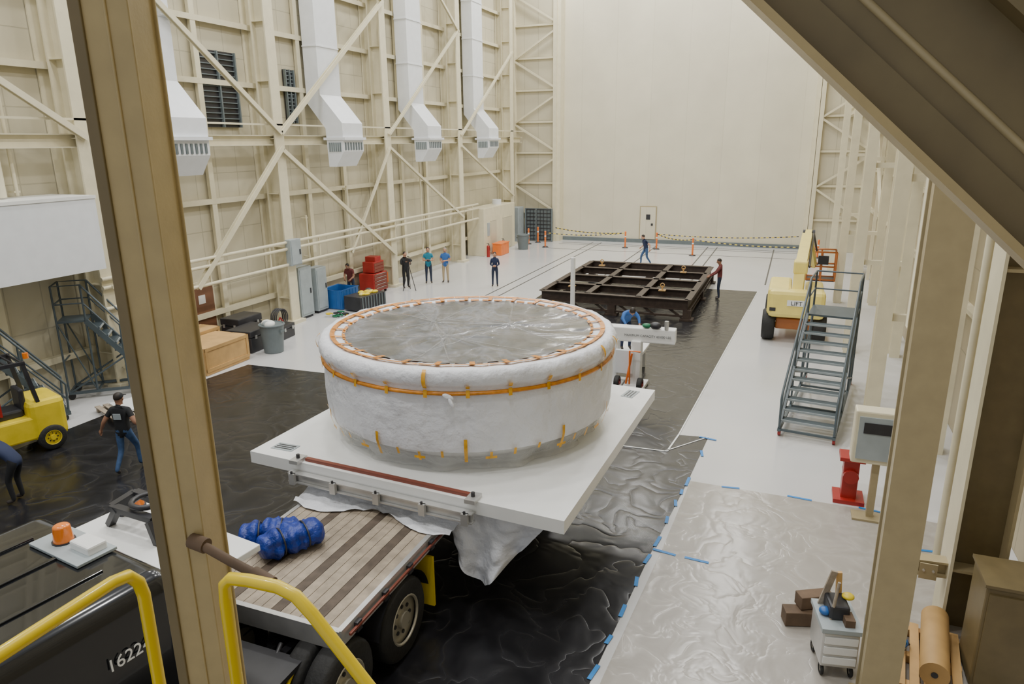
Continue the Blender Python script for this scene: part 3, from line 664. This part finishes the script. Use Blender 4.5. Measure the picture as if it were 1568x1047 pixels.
def case(name,loc,sx,sy,sz,rz,m):
    p=Part(name);p.box((0,0,sz*.35),(sx,sy,sz*.7),m,bev=.03);p.box((0,0,sz*.86),(sx+.02,sy+.02,sz*.28),m,bev=.03)
    for x in(-.3,.3):p.box((x*sx,-sy/2-.02,sz*.7),(.08,.03,.12),M_alu);p.box((x*sx,sy/2+.02,sz*.7),(.08,.03,.12),M_alu)
    for y in(-.3,.3):p.box((sx/2+.02,y*sy,sz*.7),(.03,.08,.12),M_alu)
    p.build(loc,rz)
case('equipment_case',(-17.15,18.75,0),1.0,1.3,.75,.05,M_dark);case('equipment_case',(-18.2,19.5,0),.8,1.2,.9,0,M_dark);case('equipment_case',(-17.1,20.2,0),.7,.8,.5,.1,M_dark)
p=Part('wooden_pallet')
for k in range(7):p.box((-.6+k*.2,0,.13),(.13,1.5,.03),M_wood)
for y in(-.65,0,.65):p.box((0,y,.06),(1.3,.1,.11),M_wood)
p.box((.1,.1,.17),(.9,1.0,.05),M_white);p.build((-15.9,12.7,.01),1.2)
p=Part('storage_bin');m=M_bluep
for s in(-1,1):p.box((s*.5,0,.42),(.05,1.2,.8),m);p.box((0,s*.6,.42),(1.0,.05,.8),m)
p.box((0,0,.06),(1.0,1.2,.06),m)
for k in range(5):
    p.box((.53,-.45+k*.22,.42),(.02,.05,.75),m);p.box((-.4+k*.2,-.63,.42),(.05,.02,.75),m)
p.tube([(-.52,-.62,.82),(.52,-.62,.82),(.52,.62,.82),(-.52,.62,.82)],.03,m,closed=True);p.build((-18.0,25.3,0),.0)
p=Part('tool_chest');p.box((0,0,.55),(.8,1.2,.85),M_red,bev=.02);p.box((0,.05,1.25),(.6,.9,.5),M_red,bev=.02);p.box((0,.05,1.6),(.55,.5,.25),M_red,bev=.02)
for k in range(5):p.box((.41,0,.25+k*.16),(.02,1.1,.13),M_redbrown);p.box((.43,0,.3+k*.16),(.02,.8,.015),M_alu)
for k in range(3):p.box((.31,.05,1.08+k*.15),(.02,.8,.12),M_redbrown)
for x in(-.3,.3):
    for y in(-.5,.5):p.cyl((x,y-.03,.06),(x,y+.03,.06),.06,M_rubber)
p.build((-18.2,28.3,0),0)
p=Part('supply_crate')
p.box((0,0,.35),(.95,1.6,.6),M_dark,bev=.03)
for k in range(9):p.box((.49,-.7+k*.175,.35),(.02,.04,.55),M_greyd)
for k in range(9):p.sph((random.uniform(-.33,.33),random.uniform(-.65,.65),.68),(.12,.17,.08),random.choice([M_yel,M_yel,M_jlg,M_green,M_dark]))
p.build((-16.75,25.3,0),-.15)
p=Part('strap_pile')
for k in range(7):
    ox,oy=random.uniform(-.35,.35),random.uniform(-.3,.3);p.tube([(ox+.14*math.cos(t*.5),oy+.1*math.sin(t*.5),.03+.02*k) for t in range(12)],.03,[M_yel,M_green,M_green,M_dark,M_green,M_yel,M_dark][k])
p.build((-17.0,23.7,0))
p=Part('electrical_cabinet');p.bx(-.25,.25,-.4,.4,.1,2.1,M_grey,bev=.02);p.bx(-.2,.2,-.35,.35,0,.1,M_dark);p.bx(.25,.27,-.35,.35,.2,2.0,M_grey);p.bx(.27,.3,.2,.25,1,1.2,M_dark);p.build((-18.25,23.05,0))
p=Part('electrical_cabinet');p.bx(-.25,.25,-.35,.35,.1,1.9,M_grey,bev=.02);p.bx(-.2,.2,-.3,.3,0,.1,M_dark);p.bx(.25,.27,-.3,.3,.2,1.8,M_grey);p.bx(.27,.3,.2,.25,1,1.2,M_dark);p.build((-18.3,24.15,0))
p=Part('electrical_panel');p.bx(-17.96,-17.72,21.95,22.6,2.3,3.3,M_grey,bev=.02);p.bx(-17.72,-17.7,22.0,22.55,2.35,3.25,M_grey);p.bx(-17.7,-17.67,22.45,22.5,2.7,2.9,M_dark);p.build()
p=Part('hose_reel')
for k in range(4):p.tube([(.08*k-.15,.33*math.cos(t*.35),.45+.33*math.sin(t*.35)) for t in range(18)],.025,M_dark,closed=True)
p.beam((0,-.35,0),(0,0,.45),.04,.04,M_red);p.beam((0,.35,0),(0,0,.45),.04,.04,M_red);p.bx(-.2,.2,-.35,.35,0,.03,M_red);p.build((-17.9,21.2,0))
p=Part('traffic_stand');p.tube([(-.2,-.2,0),(0,0,1.0),(.2,-.2,0)],.02,M_dark);p.tube([(0,.25,0),(0,0,1.0)],.02,M_dark);p.box((0,0,.55),(.5,.03,.5),M_orange,rot=(0,0,.6));p.build((-18.3,29.3,0))
p=Part('lifting_yoke')
p.box((-3.7,19.3,1.55),(1.9,.35,.42),M_white,bev=.03,rot=(0,0,.05));p.text('MAXIMUM CAPACITY 60,000 LBS',.09,Matrix.Translation((-3.5,19.105,1.52))@Matrix.Rotation(.05,4,'Z')@Matrix.Rotation(math.radians(90),4,'X'),M_dark)
for x in(-4.45,-3.8):
    p.box((x,19.2,.75),(.28,.35,1.3),M_white,bev=.03);p.box((x,19.2,.07),(.6,.8,.12),M_white,bev=.02);p.wheel((x+.2,18.8,.21),.2,.14,(1,0,0),M_red)
p.box((-4.1,18.95,.8),(.5,.1,.7),M_duct,bev=.02);p.tube([(-4.0,18.8,.2),(-3.85,18.8,1.1)],.03,M_orange);p.tube([(-3.9,18.8,.2),(-3.9,18.7,1.2),(-3.6,18.7,1.2)],.025,M_orange)
p.box((-4.6,20.4,.72),(1.6,1.6,.1),M_white,bev=.02)
for x in(-5.3,-3.95):
    for y in(19.7,21.1):p.beam((x,y,.01),(x,y,.7),.1,.1,M_white)
p.cyl((-5.95,20,.01),(-5.95,20,3.5),.07,M_white);p.cyl((-5.95,20,.01),(-5.95,20,.06),.3,M_white);p.sph((-3.3,19.2,1.85),(.17,.12,.1),M_dark);p.sph((-3.55,19.2,1.83),(.13,.1,.07),M_green);p.cyl((-3.0,19.2,1.76),(-3.0,19.2,2.0),.06,M_alu)
p.build()
# right foreground clutter
p=Part('timber_blocks');p.box((.62,9.75,.13),(.5,.22,.22),M_block,rot=(0,0,.3),bev=.01);p.box((.95,10.1,.13),(.55,.22,.22),M_block,rot=(0,0,-.1),bev=.01);p.box((.78,9.9,.35),(.5,.2,.2),M_block,rot=(0,0,.5),bev=.01);p.build()
p=Part('wooden_pallet')
for k in range(7):p.box((-.48+k*.16,0,.13),(.11,1.4,.03),M_ply)
for y in(-.6,0,.6):p.box((0,y,.06),(1.1,.1,.11),M_ply)
p.build((2.03,9.4,.012),-.12)
p=Part('kraft_paper_roll');p.cyl((0,-.7,.2),(0,.6,.2),.17,M_kraft,seg=24);p.cyl((0,-.71,.2),(0,-.69,.2),.04,M_dark);
for y in(-.5,.3):p.box((0,y,.025),(.3,.1,.04),M_block)
p.build((2.25,9.45,.16),-.15)
p=Part('tool_cart');p.box((0,0,.42),(.45,.6,.5),M_alu,bev=.02);p.box((0,0,.72),(.5,.65,.06),M_grey)
for k in range(3):p.box((-.0,-.31,.28+k*.15),(.4,.02,.1),M_white)
for x in(-.18,.18):
    for y in(-.22,.22):p.wheel((x,y,.08),.08,.04,(1,0,0));p.beam((x,y,.08),(x,y,.2),.03,.03,M_dark)
p.box((.0,.05,.85),(.25,.35,.2),M_dark,bev=.03);p.box((.1,-.15,.8),(.12,.2,.1),M_block);p.cyl((-.1,-.1,.75),(-.05,-.1,1.3),.02,M_wood);p.box((-.1,.2,1.0),(.08,.03,.6),M_wood,rot=(.1,.2,0))
p.box((.05,.22,1.0),(.07,.04,.55),M_ply,rot=(.1,-.1,0));p.sph((.14,.1,.98),(.08,.08,.04),M_fork);p.sph((-.15,.0,.8),(.08,.08,.05),M_bluep);p.build((1.0,9.0,.012),.2)
p=Part('cable_pile')
for k in range(5):p.tube([(.22*math.cos(t*.5+k)*(1-.1*k),.18*math.sin(t*.5+k),.04+.03*k) for t in range(12)],.02,[M_dark,M_bluep,M_btape,M_dark,M_bluep][k])
for k in range(3):p.box((.1*k-.2,.3,.08),(.2,.15,.12),[M_grey,M_dark,M_wood2][k],rot=(0,0,k))
p.build((1.75,9.5,.16))
# ---------------------------------------------------------------- people
def person(loc,face,J=None,shirt=M_tee,pants=M_jean,skin=M_skin,hair=M_hair,h=1.76,sleeve=.55,cap=None,fem=False,name='person',curl=.5,longhair=False):
    P=dict(pel=(0,0,.95),spi=(0,.0,1.13),che=(0,.0,1.34),nb=(0,-.01,1.47),nk=(0,.0,1.53),hd=(0,.02,1.63),ht=(0,.015,1.70),
     sR=(.175,0,1.41),eR=(.23,-.03,1.13),wR=(.24,.06,.88),sL=(-.175,0,1.41),eL=(-.23,-.03,1.13),wL=(-.24,.06,.88),
     hR=(.095,0,.9),kR=(.11,.03,.49),aR=(.12,-.02,.085),tR=(.14,.13,.045),hL=(-.095,0,.9),kL=(-.11,.03,.49),aL=(-.12,-.02,.085),tL=(-.14,.13,.045))
    if fem:
        P['sR']=(.155,0,1.40);P['sL']=(-.155,0,1.40)
    if J:P.update(J)
    Rr=dict(pel=.15,spi=.135,che=.15,nb=.085,nk=.058,hd=.098,ht=.078,sR=.072,eR=.048,wR=.031,sL=.072,eL=.048,wL=.031,hR=.092,kR=.062,aR=.045,tR=.042,hL=.092,kL=.062,aL=.045,tL=.042)
    if fem:Rr['spi']=.112;Rr['che']=.13
    ks=list(P);ix={k:i for i,k in enumerate(ks)}
    bones=[('pel','spi',shirt),('spi','che',shirt),('che','nb',shirt),('nb','nk',skin),('nk','hd',skin),('hd','ht',skin),('che','sR',shirt),('sR','eR','slv'),('eR','wR','fore'),('che','sL',shirt),('sL','eL','slv'),('eL','wL','fore'),
      ('pel','hR',pants),('hR','kR',pants),('kR','aR',pants),('aR','tR',M_shoe),('pel','hL',pants),('hL','kL',pants),('kL','aL',pants),('aL','tL',M_shoe)]
    me=bpy.data.meshes.new('sk');me.from_pydata([P[k] for k in ks],[(ix[a],ix[b]) for a,b,_ in bones],[]);ob=bpy.data.objects.new('sk',me);bpy.context.collection.objects.link(ob)
    md=ob.modifiers.new('s','SKIN');md.use_smooth_shade=True
    for k in ks:
        sv=me.skin_vertices[0].data[ix[k]];r=Rr[k]
        sv.radius=(r,r) if k not in('pel','spi','che') else (r,r*.82)
        sv.use_root=(k=='pel')
    ss=ob.modifiers.new('u','SUBSURF');ss.levels=2;ss.render_levels=2
    bpy.context.view_layer.update();dg=bpy.context.evaluated_depsgraph_get();m2=bpy.data.meshes.new_from_object(ob.evaluated_get(dg))
    p=Part(name);o=len(p.v);p.v+=[tuple(v.co) for v in m2.vertices]
    seg=[(V(P[a]),V(P[b]),m,Rr[a],Rr[b]) for a,b,m in bones]
    for f in m2.polygons:
        c=f.center;best=None
        for a,b,m,ra,rb_ in seg:
            d=b-a;t=max(0,min(1,(c-a).dot(d)/d.length_squared));q=(c-a-d*t).length-(ra+(rb_-ra)*t)
            if best is None or q<best[0]:best=(q,t,m)
        m=best[2];t=best[1]
        if m=='slv':m=shirt if t<sleeve else skin
        elif m=='fore':m=shirt if sleeve>1 and t<min(1,sleeve-1) else skin
        p.f.append([i+o for i in f.vertices]);p.m.append(p.mi(m));p.s.append(True)
    bpy.data.objects.remove(ob)
    hd=V(P['hd']);up=(V(P['ht'])-V(P['nk'])).normalized();fw=V((0,1,0));fw=(fw-up*fw.dot(up)).normalized();rt=fw.cross(up).normalized()
    Q=lambda x,y,z:hd+rt*x+fw*y+up*z
    rx=math.atan2(-up.y,up.z)
    p.sph(Q(0,.0,.025),(.083,.1,.118),skin,seg=16,rings=10,rot=(rx,0,0))
    p.sph(Q(0,-.016,.05),(.089,.102,.105),hair,seg=16,rings=8,rot=(rx+.35,0,0),zmin=-.15)
    if longhair:p.sph(Q(0,-.06,-.03),(.08,.06,.14),hair,rot=(rx,0,0))
    p.sph(Q(0,.103,.005),(.014,.02,.022),skin,seg=8,rings=6)
    for s in(-1,1):
        p.sph(Q(s*.086,0,.01),(.012,.02,.032),skin,seg=8,rings=6);p.sph(Q(s*.032,.09,.03),(.012,.008,.008),M_white,seg=8,rings=5);p.sph(Q(s*.032,.097,.03),(.006,.004,.006),M_hair,seg=6,rings=4)
    p.sph(Q(0,.092,-.042),(.024,.008,.007),M_maroon,seg=8,rings=4)
    if cap:
        p.sph(Q(0,-.005,.06),(.096,.108,.09),cap,seg=16,rings=6,rot=(rx,0,0),zmin=0);p.box(Q(0,.13,.065),(.13,.1,.012),cap,rot=(rx-.1,0,0))
    for S,sg in(('R',1),('L',-1)):
        w=V(P['w'+S]);e=V(P['e'+S]);d=(w-e).normalized();side=d.cross(V((sg,0,0)))
        if side.length<.3:side=d.cross(V((0,0,1)))
        side.normalize();nrm=d.cross(side).normalized()*(1)
        if nrm.dot(V((-sg,0,0)))<0:nrm=-nrm
        p.tube([w-d*.02,w+d*.02,w+d*.05,w+d*.085,w+d*.1],[.026,.03,.036,.036,.028],skin,seg=10)
        for k,(off,L) in enumerate(((-.028,.07),(-.009,.078),(.01,.073),(.028,.058))):
            b=w+d*.09+side*off;c1=b+d*L*.45+nrm*L*.12;c2=c1+d*L*.28*(1-curl*.4)+nrm*L*.3*curl*1.4;c3=c2+d*L*.12+nrm*L*.3*curl*1.6
            p.tube([b-d*.01,c1,c2,c3],[.0095,.009,.008,.006],skin,seg=6)
        b=w+d*.035-side*.028;p.tube([b,b-side*.025+d*.02+nrm*.012,b-side*.03+d*.045+nrm*.02],[.013,.011,.007],skin,seg=6)
    k=h/1.76
    p.v=[(x*k,y*k,z*k) for x,y,z in p.v]
    return p,loc,math.radians(face-90)
def put(r):
    p,loc,a=r;return p.build(loc,a)
wk=dict(kR=(.12,.22,.52),aR=(.13,.22,.12),tR=(.14,.37,.07),kL=(-.1,-.02,.49),aL=(-.12,-.26,.14),tL=(-.13,-.14,.05),eR=(.32,-.08,1.16),wR=(.42,.08,.98),eL=(-.33,-.08,1.17),wL=(-.45,-.02,.97))
r=person((-12.95,10.05,-.02),110,wk,shirt=M_tee,pants=M_jean,skin=M_skin2,cap=M_tee,h=1.8);r[0].box((.0,-.142,1.33),(.16,.012,.13),M_grey,rot=(.05,0,0));put(r)
bend=dict(pel=(0,-.12,.92),spi=(0,.05,1.08),che=(0,.25,1.2),nb=(0,.36,1.25),nk=(0,.42,1.27),hd=(0,.5,1.29),ht=(0,.57,1.31),sR=(.17,.30,1.18),eR=(.2,.4,.93),wR=(.15,.55,.75),sL=(-.17,.3,1.18),eL=(-.2,.4,.93),wL=(-.15,.55,.75),hR=(.095,-.12,.88),hL=(-.095,-.12,.88),kR=(.12,.03,.5),kL=(-.12,.03,.5))
put(person((-13.9,8.25,0),200,bend,shirt=M_navy,pants=M_tee,skin=M_skin2))
hold=dict(eR=(.24,.05,1.14),wR=(.08,.27,1.18),eL=(-.24,.05,1.14),wL=(-.08,.27,1.18))
r=person((-17.3,29.75,0),-35,dict(eR=(.26,.1,1.2),wR=(.12,.38,1.35),eL=(-.26,.05,1.15),wL=(-.1,.33,1.25)),shirt=M_tee,pants=M_tee,sleeve=2.2);put(r)
p=Part('video_camera_tripod')
for a in(0,2.1,4.2):p.tube([(.35*math.cos(a),.35*math.sin(a),0),(0,0,1.25)],.018,M_dark)
p.cyl((0,0,1.2),(0,0,1.38),.04,M_dark);p.box((0,0,1.47),(.14,.34,.17),M_dark,bev=.02);p.cyl((0,.15,1.47),(0,.3,1.47),.055,M_dark);p.box((0,0,1.62),(.03,.2,.03),M_dark);p.build((-16.85,29.3,0),math.radians(-125))
r=person((-16.81,31.19,0),-60,hold,shirt=M_teal,pants=M_jeand,h=1.8);r[0].box((0,.36,1.2),(.14,.09,.1),M_dark,bev=.01);r[0].cyl((0,.4,1.2),(0,.5,1.2),.04,M_dark);put(r)
put(person((-16.07,31.61,0),-75,dict(eR=(.25,-.03,1.14),wR=(.13,.2,1.1),eL=(-.25,-.03,1.14),wL=(-.05,.24,1.15)),shirt=M_royal,pants=M_khaki,hair=M_hairg,skin=M_skin,h=1.76))
put(person((-13.32,31.47,0),-70,dict(eR=(.22,.0,1.13),wR=(.04,.2,1.1),eL=(-.22,0,1.13),wL=(-.04,.2,1.1)),shirt=M_navy,pants=M_jeand,fem=True,longhair=True,h=1.68,sleeve=2.2))
put(person((-7.62,39.97,-.02),215,dict(wk,pel=(0,-.02,.92),spi=(0,.03,1.1),che=(0,.1,1.3),nb=(0,.14,1.43),nk=(0,.16,1.48),hd=(0,.2,1.57),ht=(0,.21,1.64),sR=(.17,.1,1.37),sL=(-.17,.1,1.37)),shirt=M_navy,pants=M_jean,h=1.78))
put(person((-2.8,32.0,0),185,dict(eR=(.24,.16,1.16),wR=(.14,.42,1.0),eL=(-.24,.16,1.16),wL=(-.14,.42,1.0),nk=(0,.03,1.53),hd=(0,.06,1.62),ht=(0,.07,1.69)),shirt=M_maroon,pants=M_jeand,skin=M_skin2,h=1.8,sleeve=2.2))
put(person((-18.3,26.6,0),-80,dict(che=(0,.1,1.3),spi=(0,.04,1.12),nb=(0,.15,1.42),nk=(0,.19,1.47),hd=(0,.25,1.55),ht=(0,.28,1.61),sR=(.17,.12,1.36),sL=(-.17,.12,1.36),eR=(.22,.16,1.1),wR=(.14,.32,1.0),eL=(-.22,.16,1.1),wL=(-.14,.32,1.0)),shirt=M_maroon,pants=M_jeand,skin=M_skin2))
lean=dict(bend,wR=(.2,.6,.92),wL=(-.2,.6,.92),eR=(.24,.42,1.05),eL=(-.24,.42,1.05))
put(person((-4.35,20.25,.77),-60,dict(lean),shirt=M_royal,pants=M_navy,skin=M_skin2,sleeve=2.2))
# ---------------------------------------------------------------- lights
for x in(-15,-8.5,-2):
    for y in(3,12,21,30,39,46):
        l=bpy.data.lights.new('highbay_lamp','AREA');l.shape='DISK';l.size=1.2;l.energy=540;l.color=(1,.98,.94)
        o=bpy.data.objects.new('highbay_lamp',l);o.location=(x,y,19.5);bpy.context.collection.objects.link(o)
w=bpy.data.worlds.new('hall_ambient');bpy.context.scene.world=w;w.use_nodes=True
bg=w.node_tree.nodes['Background'];bg.inputs[0].default_value=(.96,.98,1,1);bg.inputs[1].default_value=.64
